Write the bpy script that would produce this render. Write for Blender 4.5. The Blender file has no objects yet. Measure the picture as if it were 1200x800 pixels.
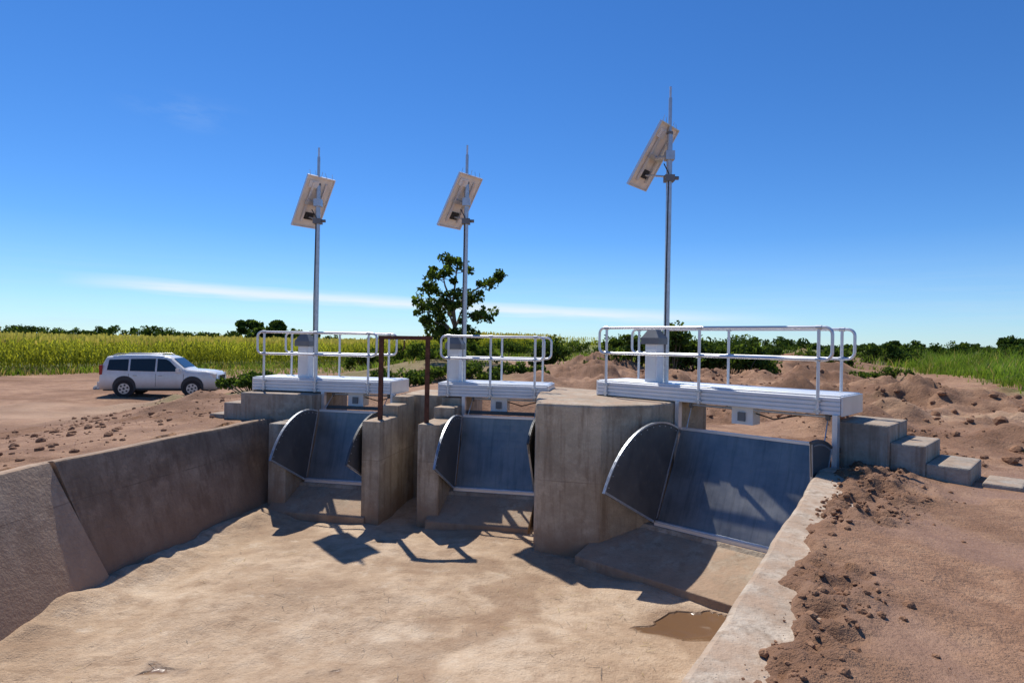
import bpy, math, random
import numpy as np
from mathutils import Matrix, Vector
random.seed(3); rng=np.random.default_rng(7)
scene=bpy.context.scene
COL=scene.collection
# ------------------------------------------------------------------ noise
def _h(xi,yi,seed):
    n=(xi.astype(np.int64)*374761393+yi.astype(np.int64)*668265263+seed*982451653)&0x7fffffff
    n=((n^(n>>13))*1274126177)&0x7fffffff
    n=n^(n>>16)
    return (n&0xffff)/65535.0
def vn(x,y,seed=0):
    x=np.asarray(x,float);y=np.asarray(y,float)
    xi=np.floor(x);yi=np.floor(y);fx=x-xi;fy=y-yi
    fx=fx*fx*(3-2*fx);fy=fy*fy*(3-2*fy)
    a=_h(xi,yi,seed);b=_h(xi+1,yi,seed);c=_h(xi,yi+1,seed);d=_h(xi+1,yi+1,seed)
    return (a*(1-fx)+b*fx)*(1-fy)+(c*(1-fx)+d*fx)*fy-.5
def fbm(x,y,o=4,seed=0):
    s=0;a=1
    for i in range(o):
        s=s+a*vn(x*2**i+13.7*i,y*2**i-7.1*i,seed+i);a*=.5
    return s
def ss(t):
    t=np.clip(t,0,1);return t*t*(3-2*t)
def inpoly(x,y,P):
    r=np.zeros(x.shape,bool);n=len(P)
    for i in range(n):
        x1,y1=P[i];x2,y2=P[(i+1)%n]
        if y1==y2: continue
        c=((y1>y)!=(y2>y))&(x<(x2-x1)*(y-y1)/(y2-y1)+x1)
        r^=c
    return r
# ------------------------------------------------------------------ materials
def newmat(name):
    m=bpy.data.materials.new(name);m.use_nodes=True
    nt=m.node_tree;b=nt.nodes['Principled BSDF'];return m,nt,b
def N(nt,t,**k):
    n=nt.nodes.new(t)
    for a,v in k.items():
        if a in n.inputs: n.inputs[a].default_value=v
        else: setattr(n,a,v)
    return n
def pos(nt,scale=(1,1,1)):
    g=N(nt,'ShaderNodeNewGeometry');mp=N(nt,'ShaderNodeMapping')
    mp.inputs['Scale'].default_value=scale
    nt.links.new(g.outputs['Position'],mp.inputs['Vector']);return mp.outputs[0]
def noise(nt,vec,s,d=4,r=.6):
    n=N(nt,'ShaderNodeTexNoise');n.inputs['Scale'].default_value=s;n.inputs['Detail'].default_value=d;n.inputs['Roughness'].default_value=r
    nt.links.new(vec,n.inputs['Vector']);return n.outputs['Fac']
def ramp(nt,fac,stops):
    r=N(nt,'ShaderNodeValToRGB');e=r.color_ramp.elements
    while len(e)<len(stops): e.new(.5)
    for i,(p,c) in enumerate(stops):
        e[i].position=p;e[i].color=(*c,1) if len(c)==3 else c
    nt.links.new(fac,r.inputs[0]);return r.outputs[0]
def mixc(nt,fac,a,b,mode='MIX'):
    m=N(nt,'ShaderNodeMix',data_type='RGBA',blend_type=mode)
    for s,v in ((m.inputs[0],fac),(m.inputs[6],a),(m.inputs[7],b)):
        if isinstance(v,(int,float)): s.default_value=v
        elif isinstance(v,tuple): s.default_value=(*v,1)
        else: nt.links.new(v,s)
    return m.outputs[2]
def mrange(nt,v,a,b,c=0,d=1):
    m=N(nt,'ShaderNodeMapRange');nt.links.new(v,m.inputs[0])
    m.inputs[1].default_value=a;m.inputs[2].default_value=b;m.inputs[3].default_value=c;m.inputs[4].default_value=d
    return m.outputs[0]
def math_(nt,op,a,b=None):
    m=N(nt,'ShaderNodeMath',operation=op)
    for i,v in enumerate((a,b)):
        if v is None: continue
        if isinstance(v,(int,float)): m.inputs[i].default_value=v
        else: nt.links.new(v,m.inputs[i])
    return m.outputs[0]
def bump(nt,b,h,strength=.5,dist=.02):
    n=N(nt,'ShaderNodeBump');n.inputs['Strength'].default_value=strength;n.inputs['Distance'].default_value=dist
    nt.links.new(h,n.inputs['Height']);nt.links.new(n.outputs[0],b.inputs['Normal'])
def simple(name,c,rough=.6,metal=0,var=.12,scale=6,bmp=0):
    m,nt,b=newmat(name);p=pos(nt)
    f=noise(nt,p,scale,3)
    col=ramp(nt,f,[(.3,tuple(x*(1-var) for x in c)),(.7,tuple(min(1,x*(1+var)) for x in c))])
    nt.links.new(col,b.inputs['Base Color']);b.inputs['Roughness'].default_value=rough;b.inputs['Metallic'].default_value=metal
    if bmp: bump(nt,b,noise(nt,p,scale*6),bmp,.01)
    return m
def leafmat(name,c,var=.4,scale=.6,tr=.45):
    m=bpy.data.materials.new(name);m.use_nodes=True;nt=m.node_tree;nt.nodes.remove(nt.nodes['Principled BSDF'])
    out=nt.nodes['Material Output'];p=pos(nt);f=noise(nt,p,scale,2)
    col=ramp(nt,f,[(.3,tuple(x*(1-var) for x in c)),(.7,tuple(min(1,x*(1+var)) for x in c))])
    d=N(nt,'ShaderNodeBsdfDiffuse');t=N(nt,'ShaderNodeBsdfTranslucent');mx=N(nt,'ShaderNodeMixShader');mx.inputs[0].default_value=tr
    nt.links.new(col,d.inputs[0]);nt.links.new(mixc(nt,1.0,col,(1.25,1.2,.5),'MULTIPLY'),t.inputs[0])
    nt.links.new(d.outputs[0],mx.inputs[1]);nt.links.new(t.outputs[0],mx.inputs[2]);nt.links.new(mx.outputs[0],out.inputs[0]);return m
def concrete(name,c1,c2,mud=(.32,.21,.13),zlo=-1.45,zhi=-1.0,mudtop=0.0,mudmax=.85,stain=.65):
    m,nt,b=newmat(name);p=pos(nt)
    big=noise(nt,p,1.7,6,.68);fine=noise(nt,p,24,3,.7)
    c=ramp(nt,big,[(.3,c1),(.5,tuple((a+b_)/2 for a,b_ in zip(c1,c2))),(.68,c2)])
    c=mixc(nt,mrange(nt,fine,.4,.75,0,.35),c,tuple(x*.6 for x in c1))
    st=noise(nt,pos(nt,(5,5,.45)),1.6,4,.65)
    c=mixc(nt,mrange(nt,st,.48,.66,0,stain),c,tuple(x*.55 for x in mud))
    bl=noise(nt,p,3.6,5,.7)
    c=mixc(nt,mrange(nt,bl,.54,.66,0,.45),c,tuple(min(1,x*1.15) for x in c2))
    dk=noise(nt,pos(nt,(1,1,1.6)),.9,4,.6)
    c=mixc(nt,mrange(nt,dk,.5,.62,0,.4),c,tuple(x*.55 for x in c1))
    sep=N(nt,'ShaderNodeSeparateXYZ');g=N(nt,'ShaderNodeNewGeometry');nt.links.new(g.outputs['Position'],sep.inputs[0])
    zz=math_(nt,'ADD',sep.outputs[2],math_(nt,'MULTIPLY',math_(nt,'SUBTRACT',big,.5),.9))
    c=mixc(nt,mrange(nt,zz,zhi,zlo,0,mudmax),c,mud)
    seam=mrange(nt,math_(nt,'ABSOLUTE',math_(nt,'ADD',sep.outputs[2],math_(nt,'ADD',math_(nt,'MULTIPLY',fine,.01),.44))),.003,.009,1,0)
    c=mixc(nt,math_(nt,'MULTIPLY',seam,mrange(nt,bl,.4,.6,.15,.6)),c,tuple(x*.45 for x in c1))
    if mudtop:
        nz=N(nt,'ShaderNodeSeparateXYZ');nt.links.new(g.outputs['Normal'],nz.inputs[0])
        t=math_(nt,'MULTIPLY',mrange(nt,nz.outputs[2],.6,.9,0,1),mrange(nt,bl,.38,.6,0,mudtop))
        c=mixc(nt,t,c,(.40,.265,.17))
    nt.links.new(c,b.inputs['Base Color']);b.inputs['Roughness'].default_value=.9
    vo=N(nt,'ShaderNodeTexVoronoi');vo.inputs['Scale'].default_value=28;nt.links.new(p,vo.inputs['Vector'])
    pit=mrange(nt,vo.outputs['Distance'],.06,.16,0,1)
    h=math_(nt,'ADD',math_(nt,'MULTIPLY',fine,.7),math_(nt,'ADD',math_(nt,'MULTIPLY',pit,.25),math_(nt,'MULTIPLY',bl,1.3)))
    bump(nt,b,h,.7,.02)
    return m
M_conc=concrete('concrete',(.36,.295,.215),(.56,.475,.36),mudtop=.8)
M_conc2=concrete('concrete_grey',(.27,.24,.195),(.42,.38,.32),mudtop=.6)
M_lwall=concrete('concrete_muddy',(.21,.145,.10),(.38,.285,.205),mud=(.27,.17,.11),zhi=-.4,mudtop=.9)
M_lwall2=concrete('concrete_muddy_sunlit',(.34,.23,.155),(.50,.37,.26),mud=(.40,.26,.17),zhi=-.3,mudtop=.9,stain=.4)  # lighter muddy concrete for the near wall segment: grazing sunlight painted into the colour
M_lip=concrete('concrete_lip',(.44,.355,.265),(.62,.525,.41),mudtop=.75)
def soilmat():
    m,nt,b=newmat('soil');p=pos(nt)
    a=noise(nt,p,.35,5,.6);c_=noise(nt,p,3.0,6,.7);f=noise(nt,p,30,3,.7)
    c=ramp(nt,c_,[(.28,(.20,.098,.050)),(.5,(.355,.19,.105)),(.74,(.48,.29,.172))])
    c=mixc(nt,mrange(nt,a,.38,.62,0,.5),c,(.49,.30,.182))
    c=mixc(nt,mrange(nt,f,.45,.8,0,.5),c,(.17,.085,.045))
    dp=noise(nt,p,.8,5,.65)
    c=mixc(nt,mrange(nt,dp,.48,.6,0,.55),c,(.20,.10,.052))
    at=N(nt,'ShaderNodeAttribute',attribute_name='lump')
    c=mixc(nt,math_(nt,'MULTIPLY',at.outputs['Fac'],.85),c,mixc(nt,f,(.13,.062,.033),(.29,.152,.083)))
    at3=N(nt,'ShaderNodeAttribute',attribute_name='path')
    c=mixc(nt,math_(nt,'MULTIPLY',at3.outputs['Fac'],.75),c,(.56,.38,.25))
    at2=N(nt,'ShaderNodeAttribute',attribute_name='green')
    g=ramp(nt,c_,[(.3,(.07,.10,.02)),(.7,(.20,.21,.06))])
    c=mixc(nt,math_(nt,'MULTIPLY',at2.outputs['Fac'],mrange(nt,c_,.3,.55,.5,1)),c,g)
    nt.links.new(c,b.inputs['Base Color'])
    at4=N(nt,'ShaderNodeAttribute',attribute_name='damp')
    c2=mixc(nt,math_(nt,'MULTIPLY',at4.outputs['Fac'],.55),c,(.24,.125,.065));nt.links.new(c2,b.inputs['Base Color'])
    nt.links.new(mrange(nt,at4.outputs['Fac'],0,1,.95,.6),b.inputs['Roughness'])
    h=math_(nt,'ADD',math_(nt,'MULTIPLY',noise(nt,p,9,6,.75),1.0),math_(nt,'MULTIPLY',f,.5))
    bump(nt,b,math_(nt,'MULTIPLY',h,mrange(nt,at4.outputs['Fac'],0,1,1,.45)),1.0,.05)
    return m
M_soil=soilmat()
def clodmat():
    m,nt,b=newmat('clod_soil');p=pos(nt);c_=noise(nt,p,6,4,.7)
    c=ramp(nt,c_,[(.3,(.17,.08,.041)),(.7,(.35,.19,.104))])
    nt.links.new(c,b.inputs['Base Color']);b.inputs['Roughness'].default_value=.95
    bump(nt,b,noise(nt,p,30,3,.7),.8,.02);return m
M_clod=clodmat()
def floormat():
    m,nt,b=newmat('silted_concrete');p=pos(nt)
    a=noise(nt,p,.6,6,.68);c_=noise(nt,p,3.2,7,.72);f=noise(nt,p,40,3,.7)
    c=ramp(nt,a,[(.32,(.36,.24,.15)),(.44,(.50,.355,.23)),(.56,(.59,.44,.30)),(.7,(.66,.52,.375))])
    c=mixc(nt,mrange(nt,c_,.48,.63,0,.65),c,(.38,.25,.155))
    c=mixc(nt,mrange(nt,c_,.43,.3,0,.6),c,(.70,.575,.43))
    sm=noise(nt,pos(nt,(1,2.2,1)),1.7,6,.75)
    c=mixc(nt,mrange(nt,sm,.55,.66,0,.6),c,(.31,.20,.12))
    c=mixc(nt,mrange(nt,f,.55,.8,0,.4),c,(.28,.185,.115))
    w=N(nt,'ShaderNodeAttribute',attribute_name='wet')
    d=N(nt,'ShaderNodeAttribute',attribute_name='damp')
    c=mixc(nt,math_(nt,'MULTIPLY',d.outputs['Fac'],.6),c,(.27,.16,.09))
    c=mixc(nt,w.outputs['Fac'],c,(.18,.10,.05))
    nt.links.new(c,b.inputs['Base Color'])
    nt.links.new(mrange(nt,w.outputs['Fac'],0,1,.92,.12),b.inputs['Roughness'])
    h=math_(nt,'ADD',math_(nt,'MULTIPLY',noise(nt,p,6,6,.75),1.2),math_(nt,'MULTIPLY',f,.35))
    h=math_(nt,'MULTIPLY',h,mrange(nt,w.outputs['Fac'],.3,.9,1,0))
    bump(nt,b,h,.95,.045);return m
M_floor=floormat()
def steelmat(name,c1,c2,rough=(.3,.5),metal=.85):
    m,nt,b=newmat(name);tc=N(nt,'ShaderNodeTexCoord')
    a=noise(nt,tc.outputs['Object'],2.2,5,.65)
    mp2=N(nt,'ShaderNodeMapping');mp2.inputs['Scale'].default_value=(10,1,.6);nt.links.new(tc.outputs['Object'],mp2.inputs[0])
    s=noise(nt,mp2.outputs[0],1.4,4,.7)
    c=ramp(nt,a,[(.3,c1),(.7,c2)])
    c=mixc(nt,mrange(nt,s,.5,.72,0,.45),c,tuple(x*.5 for x in c1))
    sp=noise(nt,tc.outputs['Object'],9,4,.7)
    c=mixc(nt,mrange(nt,sp,.6,.75,0,.4),c,(.26,.21,.16))
    nt.links.new(c,b.inputs['Base Color']);b.inputs['Metallic'].default_value=metal
    nt.links.new(mrange(nt,a,.3,.7,rough[0],rough[1]),b.inputs['Roughness'])
    bump(nt,b,a,.15,.02)
    return m
M_panel=steelmat('galvanised_sheet',(.185,.185,.18),(.30,.30,.29),(.30,.48),.65)
M_side=steelmat('dull_zinc_plate',(.10,.102,.104),(.16,.162,.165),(.5,.65),.45)
M_alu=simple('bright_aluminium',(.70,.71,.73),.38,.5,.06,3)
M_white=simple('white_powdercoat',(.78,.79,.80),.42,.1,.06,4)
M_galv=simple('galvanised_tube',(.54,.57,.60),.38,.65,.12,14)
M_cap=simple('grey_plastic_cap',(.16,.17,.18),.5,0,.1,5)
M_dark=simple('black_rubber',(.025,.025,.027),.7)
M_rust=simple('rusted_steel',(.12,.048,.03),.85,.2,.4,12,.5)
M_pvback=simple('solar_backsheet',(.80,.74,.66),.5,0,.12,5)
M_pvface=simple('solar_cells',(.01,.015,.05),.15,0,.1,5)
M_leaf=leafmat('leaf_green',(.12,.18,.04),.4,1.0)
M_leafd=leafmat('leaf_dark',(.05,.085,.025),.4,1.0,.3)
M_bark=simple('bark',(.20,.16,.12),.9,0,.25,6,.5)
M_corn=leafmat('corn_leaf',(.36,.39,.07),.3,.25,.5)
M_corntop=leafmat('corn_tassel',(.54,.46,.15),.25,.5,.4)
M_grass=leafmat('grass_blade',(.17,.26,.05),.4,.4,.5)
M_dry=leafmat('dry_straw',(.45,.37,.19),.25,.8,.35)
M_gravel=simple('grey_gravel',(.34,.33,.32),.9,0,.35,5)
# ------------------------------------------------------------------ mesh builder
class B:
    def __init__(s): s.v=[];s.f=[];s.m=[];s.sm=[];s.mats=[]
    def mi(s,mat):
        if mat not in s.mats: s.mats.append(mat)
        return s.mats.index(mat)
    def add(s,vs,fs,mat,smooth=False):
        o=len(s.v);s.v+= [tuple(v) for v in vs];k=s.mi(mat)
        for f in fs: s.f.append(tuple(o+i for i in f));s.m.append(k);s.sm.append(smooth)
    def box(s,x0,x1,y0,y1,z0,z1,mat):
        s.add([(x0,y0,z0),(x1,y0,z0),(x1,y1,z0),(x0,y1,z0),(x0,y0,z1),(x1,y0,z1),(x1,y1,z1),(x0,y1,z1)],
              [(0,3,2,1),(4,5,6,7),(0,1,5,4),(1,2,6,5),(2,3,7,6),(3,0,4,7)],mat)
    def prism(s,P,z0,z1,mat):
        n=len(P)
        a=sum(P[i][0]*P[(i+1)%n][1]-P[(i+1)%n][0]*P[i][1] for i in range(n))
        if a<0: P=P[::-1]
        s.add([(x,y,z0) for x,y in P]+[(x,y,z1) for x,y in P],
          [tuple(range(n))[::-1],tuple(range(n,2*n))]+[(i,(i+1)%n,n+(i+1)%n,n+i) for i in range(n)],mat)
    def xprism(s,P,x0,x1,mat,smooth=False):
        n=len(P)
        a=sum(P[i][0]*P[(i+1)%n][1]-P[(i+1)%n][0]*P[i][1] for i in range(n))
        if a<0: P=P[::-1]
        s.add([(x0,y,z) for y,z in P]+[(x1,y,z) for y,z in P],
          [tuple(range(n))[::-1],tuple(range(n,2*n))]+[(i,(i+1)%n,n+(i+1)%n,n+i) for i in range(n)],mat,smooth)
    def tube(s,path,r,mat,k=10,closed=False):
        pts=[Vector(p) for p in path];n=len(pts);rs=r if isinstance(r,(list,tuple)) else [r]*n
        vs=[];up=None
        for i in range(n):
            if closed: d=(pts[(i+1)%n]-pts[i-1])
            else: d=pts[min(i+1,n-1)]-pts[max(i-1,0)]
            d.normalize()
            if up is None:
                up=Vector((0,0,1)) if abs(d.z)<.9 else Vector((1,0,0))
            a=up-d*up.dot(d)
            if a.length<1e-4: a=Vector((1,0,0))-d*d.x
            a.normalize();up=a;b=d.cross(a)
            for j in range(k):
                t=2*math.pi*j/k;vs.append(pts[i]+(a*math.cos(t)+b*math.sin(t))*rs[i])
        fs=[]
        for i in range(n if closed else n-1):
            for j in range(k):
                i2=(i+1)%n
                fs.append((i*k+j,i*k+(j+1)%k,i2*k+(j+1)%k,i2*k+j))
        s.add(vs,fs,mat,True)
        if not closed:
            s.add(vs[:k],[tuple(range(k))[::-1]],mat);s.add(vs[-k:],[tuple(range(k))],mat)
    def cyl(s,a,b,r,mat,k=16): s.tube([a,b],r,mat,k)
    def obj(s,name,parent=None,bevel=0,seg=2):
        me=bpy.data.meshes.new(name);me.from_pydata(s.v,[],s.f)
        for m in s.mats: me.materials.append(m)
        me.polygons.foreach_set('material_index',s.m);me.polygons.foreach_set('use_smooth',s.sm)
        me.update();o=bpy.data.objects.new(name,me);COL.objects.link(o)
        if parent: o.parent=parent
        if bevel:
            md=o.modifiers.new('bevel','BEVEL');md.width=bevel;md.segments=seg;md.limit_method='ANGLE';md.angle_limit=math.radians(40)
        return o
def empty(name,loc=(0,0,0),rz=0):
    e=bpy.data.objects.new(name,None);e.empty_display_size=.3;COL.objects.link(e)
    e.location=loc;e.rotation_euler=(0,0,rz);return e
def npmesh(name,V,F,mats,mi=None,smooth=False,parent=None):
    V=np.asarray(V,np.float32);F=np.asarray(F,np.int32);k=F.shape[1]
    me=bpy.data.meshes.new(name);me.vertices.add(len(V));me.vertices.foreach_set('co',V.ravel())
    me.loops.add(F.size);me.loops.foreach_set('vertex_index',F.ravel())
    me.polygons.add(len(F));me.polygons.foreach_set('loop_start',np.arange(0,F.size,k,dtype=np.int32))
    for m in mats: me.materials.append(m)
    if mi is not None: me.polygons.foreach_set('material_index',np.asarray(mi,np.int32))
    me.polygons.foreach_set('use_smooth',np.full(len(F),smooth))
    me.update(calc_edges=True);me.validate()
    o=bpy.data.objects.new(name,me);COL.objects.link(o)
    if parent:o.parent=parent
    return o
# ------------------------------------------------------------------ layout frames
A12=-math.radians(11.0);A3=-math.radians(43.6)
O1=(-3.6,10.84);O2=(-.938,10.39);O3=(2.05,8.61)
def loc(O,A,x,y):
    return (O[0]+math.cos(A)*x-math.sin(A)*y, O[1]+math.sin(A)*x+math.cos(A)*y)
FZ=-1.45
def rw(Y): return .78+(Y-2.72)*.625
# ------------------------------------------------------------------ terrain
HOLE=[(-5.85,-4),(-5.42,7.1),(-4.62,11.1),(-4.92,11.45),(-4.66,12.7),(.9,11.9),(3.2,10.0),(4.85,8.35),(4.3,7.65),(3.95,7.5),(rw(-4)+.12,-4.08)]
MOUNDS=[(10.8,16,2.4,.9,.42),(17,36,3.2,1.6,.8),(9.5,28,2.6,1.4,.3),(7.2,13,1.9,.8,.34),(4,27,3.0,1.5,.45),(8.0,9.8,1.7,.6,.22),
        (6.4,11.3,1.3,.8,.32),(13.5,21,2.2,1.1,.35),(-2,24,2.5,1.2,.35),(22,44,5,2,.9),(6.6,6.5,.5,.4,.12),(8.5,17.5,2.4,.9,.36),(12.5,13.2,1.9,.5,.22),(5.0,20,2.6,1,.42),(1.5,19,2.5,.8,.32),(12,25,2.6,1,.4),(2.5,23,2.2,1,.4),(5.5,34,3,1.2,.7),(26,52,5,2,1.0),
        (-7.6,13.6,.9,.5,.16),(-9.5,18,1.4,.6,.22),(-8.3,16.2,.8,.4,.14),(-13,23,1.8,.6,.25)]
def lump(x,y):
    d=(x-rw(y))*.85;k=np.clip(y-2.5,0,5)
    r=np.exp(-((d-.40-.05*k-.06*np.sin(y*2.3))/(.20+.06*k))**2)*ss((8-y)/1.5)*(x>rw(y))
    p=ss((fbm(x*.7,y*.7,3,21)-.06)/.2)
    right=ss((x-1)/1.0)
    left=.85*ss((-x-5.3)/.8)*ss((fbm(x*.5+4,y*.5,3,41)+.04)/.2)
    sm=1-.97*np.exp(-(((x-3.0)/.95)**2+((y-4.4)/.7)**2)**2)
    sm=sm*(1-.9*np.exp(-(((x-2.5)/.7)**2+((y-3.0)/.5)**2)**2))
    return np.clip((1.1*r+.8*p*right)*sm+left,0,1)
def gz(x,y,detail=True):
    x=np.asarray(x,float);y=np.asarray(y,float)
    z=-1.3*ss((-x-5.2)/10)
    z=z-.85*np.exp(-(((x-.5)/5.5)**2+((y-14.6)/2.2)**2)**2)
    n1=fbm(x*1.1,y*1.1,4,5)
    for mx,my,rx,ry,h in MOUNDS:
        q=((x-mx)/rx)**2+((y-my)/ry)**2
        z=z+h*np.exp(-q)*(1+1.7*n1)
    far=ss((y-11)/8)+ss((x-6)/5)
    far=np.clip(far,0,1)
    z=z+fbm(x*.16,y*.16,3,11)*.3*far*ss((70-np.hypot(x,y))/30)
    if detail:
        L=lump(x,y)
        r=np.abs(fbm(x*3.6,y*3.6,4,31))
        z=z+ fbm(x*.9,y*.9,4,3)*.06 -.02 + L*(.015+.19*(.25-r)+.06*vn(x*9,y*9,8)+.045*vn(x*19,y*19,9))
        z=z+far*ss((x-3)/2)*ss((45-y)/10)*(.30*np.abs(fbm(x*1.6,y*1.6,4,91))-.07)
        d=(x-rw(y))*.85
        nl_=(y<7.6)
        edge=.24+.34*fbm(x*1.7,y*1.7,4,61)
        z=z+nl_*ss((d-edge)/.12)*ss((1.4-d)/.9)*.075-nl_*.03*(d<edge)
        dl=-(x-np.interp(y,[-4,7.1,11.1],[-5.75,-5.2,-4.4]))
        z=z+np.exp(-((dl-.24)/.14)**2)*(y<11)*(.035+.12*fbm(x*2.1,y*2.1,3,62))
        t=np.exp(-((y-(13.2-.12*(x-9)))/.35)**2)*ss((x-8)/2)
        z=z-.06*t
        z=z+.010*np.sin(7*x+9*y+6*vn(x,y,2))*ss((x-2)/1)*(1-L)*(.5+vn(x*1.3,y*1.3,33))
    return z
def axis(segs,far):
    a=[]
    for s,e,d in segs: a+=list(np.arange(s,e,d))
    a.append(segs[-1][1]);
    d=segs[-1][2];v=a[-1]
    while v<far: d*=1.13;v+=d;a.append(v)
    d=segs[0][2];v=a[0];pre=[]
    while v>-far: d*=1.13;v-=d;pre.append(v)
    return np.array(pre[::-1]+a)
xs=axis([(-9,-3.5,.09),(-3.5,.4,.2),(.4,6.0,.03),(6.0,14,.08)],1600)
ys=axis([(0,1.6,.12),(1.6,7.4,.032),(7.4,16,.085),(16,36,.18)],1800)
X,Y=np.meshgrid(xs,ys)
Z=gz(X,Y)
hole=inpoly(X,Y,HOLE)
Z=np.where(hole,-1.62,Z)
nx,ny=len(xs),len(ys)
idx=np.arange(nx*ny).reshape(ny,nx)
F=np.stack([idx[:-1,:-1],idx[:-1,1:],idx[1:,1:],idx[1:,:-1]],-1).reshape(-1,4)
g=npmesh('ground',np.stack([X,Y,Z],-1).reshape(-1,3),F,[M_soil],smooth=True)
def attr(o,name,a):
    t=o.data.attributes.new(name,'FLOAT','POINT');t.data.foreach_set('value',np.asarray(a,np.float32).ravel())
def gright(x,y): return ((x-19)*(37)-(y-23)*(14))/math.hypot(37,14)
def cornd(x,y): return (-(x+35)*14.2+(y-42.4)*11)/math.hypot(14.2,11)
mound=sum(np.exp(-(((X-mx)/rx)**2+((Y-my)/ry)**2)) for mx,my,rx,ry,h in MOUNDS)
attr(g,'lump',np.clip(lump(X,Y)+.8*ss(mound*1.6)*ss((fbm(X*.8,Y*.8,3,8)+.25)/.3),0,1))
attr(g,'damp',np.clip(ss((fbm(X*.9+3,Y*.9,4,87)-.02)/.2)*ss((X-1)/1)*ss((9-Y)/2)*(1-.6*lump(X,Y)),0,1))
gn=fbm(X*.3,Y*.3,3,77)
G=ss((gright(X,Y)+gn*4)/2)*ss((Y-5)/5)
G=np.maximum(G,ss((cornd(X,Y)+2.5+gn*2)/2))
G=np.maximum(G,ss((Y-50+gn*20)/12)*.8)
G=np.maximum(G,ss((Y-20+gn*8)/4)*ss((X+14)/2)*ss((-X+1)/3)*.6)
G=np.maximum(G,ss((gn-.12)/.2)*.3*ss((X-7)/3))
attr(g,'green',G)
pth=np.exp(-((Y-(13.2-.12*(X-9)))/.9)**2)*ss((X-7)/2)+.8*np.exp(-((Y-(22.5+.25*(X+12)))/3.2)**2)*ss((-X-4)/4)
attr(g,'path',np.clip(pth*(.7+fbm(X*.8,Y*.8,3,9)),0,1))
# ------------------------------------------------------------------ canal floor
def fz(x,y): return FZ+fbm(x*.7,y*.7,4,14)*.09+.02*vn(x*5,y*5,4)
fx=np.arange(-6.2,5.4,.05);fy=np.arange(-2,12.9,.05);FX,FY=np.meshgrid(fx,fy)
FZZ=fz(FX,FY)+.02*np.abs(fbm(FX*3,FY*3,3,44))
wx=np.interp(FY,[-4,7.3,10.4],[-5.3,-4.66,-4.05])
FZZ+=.12*np.exp(-((FX-wx)/.35)**2)*(1+fbm(FX*2,FY*2,3,6))
pw=np.exp(-(((FX-2.0)/.46)**2+((FY-6.5)/.40)**2)**1.5)
FZZ-=.06*pw
wet=ss((pw+fbm(FX*2.2,FY*2.2,4,19)*.8-.42)/.16)
damp=ss((fbm(FX*1.1,FY*1.1,4,29)-.14)/.15)*.9*ss((FX+2.5)/2)+ss(pw*2.5)
idx=np.arange(FX.size).reshape(FX.shape)
F=np.stack([idx[:-1,:-1],idx[:-1,1:],idx[1:,1:],idx[1:,:-1]],-1).reshape(-1,4)
keep=inpoly(FX,FY,[(-6.0,-4),(-5.5,7),(-4.9,11.3),(-4.7,12.6),(.9,11.8),(3.2,9.9),(4.8,8.3),(4.0,7.45),(rw(-4)+.15,-4.05)])
kf=(keep[:-1,:-1]&keep[1:,1:]&keep[:-1,1:]&keep[1:,:-1]).reshape(-1)
fl=npmesh('canal_floor',np.stack([FX,FY,FZZ],-1).reshape(-1,3),F[kf],[M_floor],smooth=True)
attr(fl,'wet',wet);attr(fl,'damp',np.clip(damp,0,1))
# ------------------------------------------------------------------ wing walls
def wall(name,secs,mat,lip,sub=.2,lipmat=None):
    b=B();rows=[]
    for i in range(len(secs)-1):
        (f0,t0,n0),(f1,t1,n1)=secs[i],secs[i+1]
        L=math.dist(t0,t1);k=max(1,int(L/sub))
        for j in range(k+(1 if i==len(secs)-2 else 0)):
            u=j/k
            lp=lambda a,c:(a[0]+(c[0]-a[0])*u,a[1]+(c[1]-a[1])*u)
            f=lp(f0,f1);t=lp(t0,t1);n=lp(n0,n1)
            w=.03*float(vn(t[0]*2.3,t[1]*2.3,4))+.02*float(vn(t[0]*6,t[1]*6,5)); t=(t[0]+n[0]*w,t[1]+n[1]*w)
            zt=.035+.025*float(vn(t[0]*1.7,t[1]*1.7,8))
            lerp=lambda q:(f[0]+(t[0]-f[0])*q+n[0]*.03*float(vn(t[1]*1.1,q*4+f[0],7)),f[1]+(t[1]-f[1])*q)
            r=[(f[0],f[1],FZ-.12)]
            for q in (.25,.5,.75): 
                a=lerp(q);r.append((a[0],a[1],(FZ-.12)*(1-q)+(zt-.04)*q))
            r+=[(t[0],t[1],zt-.04),(t[0]+n[0]*.015,t[1]+n[1]*.015,zt-.012),(t[0]+n[0]*.045,t[1]+n[1]*.045,zt),(t[0]+n[0]*lip,t[1]+n[1]*lip,zt-.03),(t[0]+n[0]*(lip+.02),t[1]+n[1]*(lip+.02),-.5)]
            rows.append(r)
    vs=[p for r in rows for p in r];m=len(rows[0])
    b.add(vs,[(i*m+j,i*m+j+1,(i+1)*m+j+1,(i+1)*m+j) for i in range(len(rows)-1) for j in range(5)],mat,True)
    b.add(vs,[(i*m+j,i*m+j+1,(i+1)*m+j+1,(i+1)*m+j) for i in range(len(rows)-1) for j in range(5,m-1)],lipmat or mat)
    b.add(vs,[tuple(range(m))[::-1],tuple((len(rows)-1)*m+j for j in range(m))],mat)
    return b.obj(name)
nl=(-1,0);nl2=(-.98,.2)
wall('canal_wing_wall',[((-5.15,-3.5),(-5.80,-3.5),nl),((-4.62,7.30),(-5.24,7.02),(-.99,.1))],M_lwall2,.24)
wall('canal_wing_wall',[((-4.70,7.305),(-5.215,7.07),(-.99,.1)),((-4.10,10.4),(-4.36,11.2),nl2)],M_lwall,.24)
nr=(.85,-.53)
def rt(Y): return (rw(Y),Y)
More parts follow.
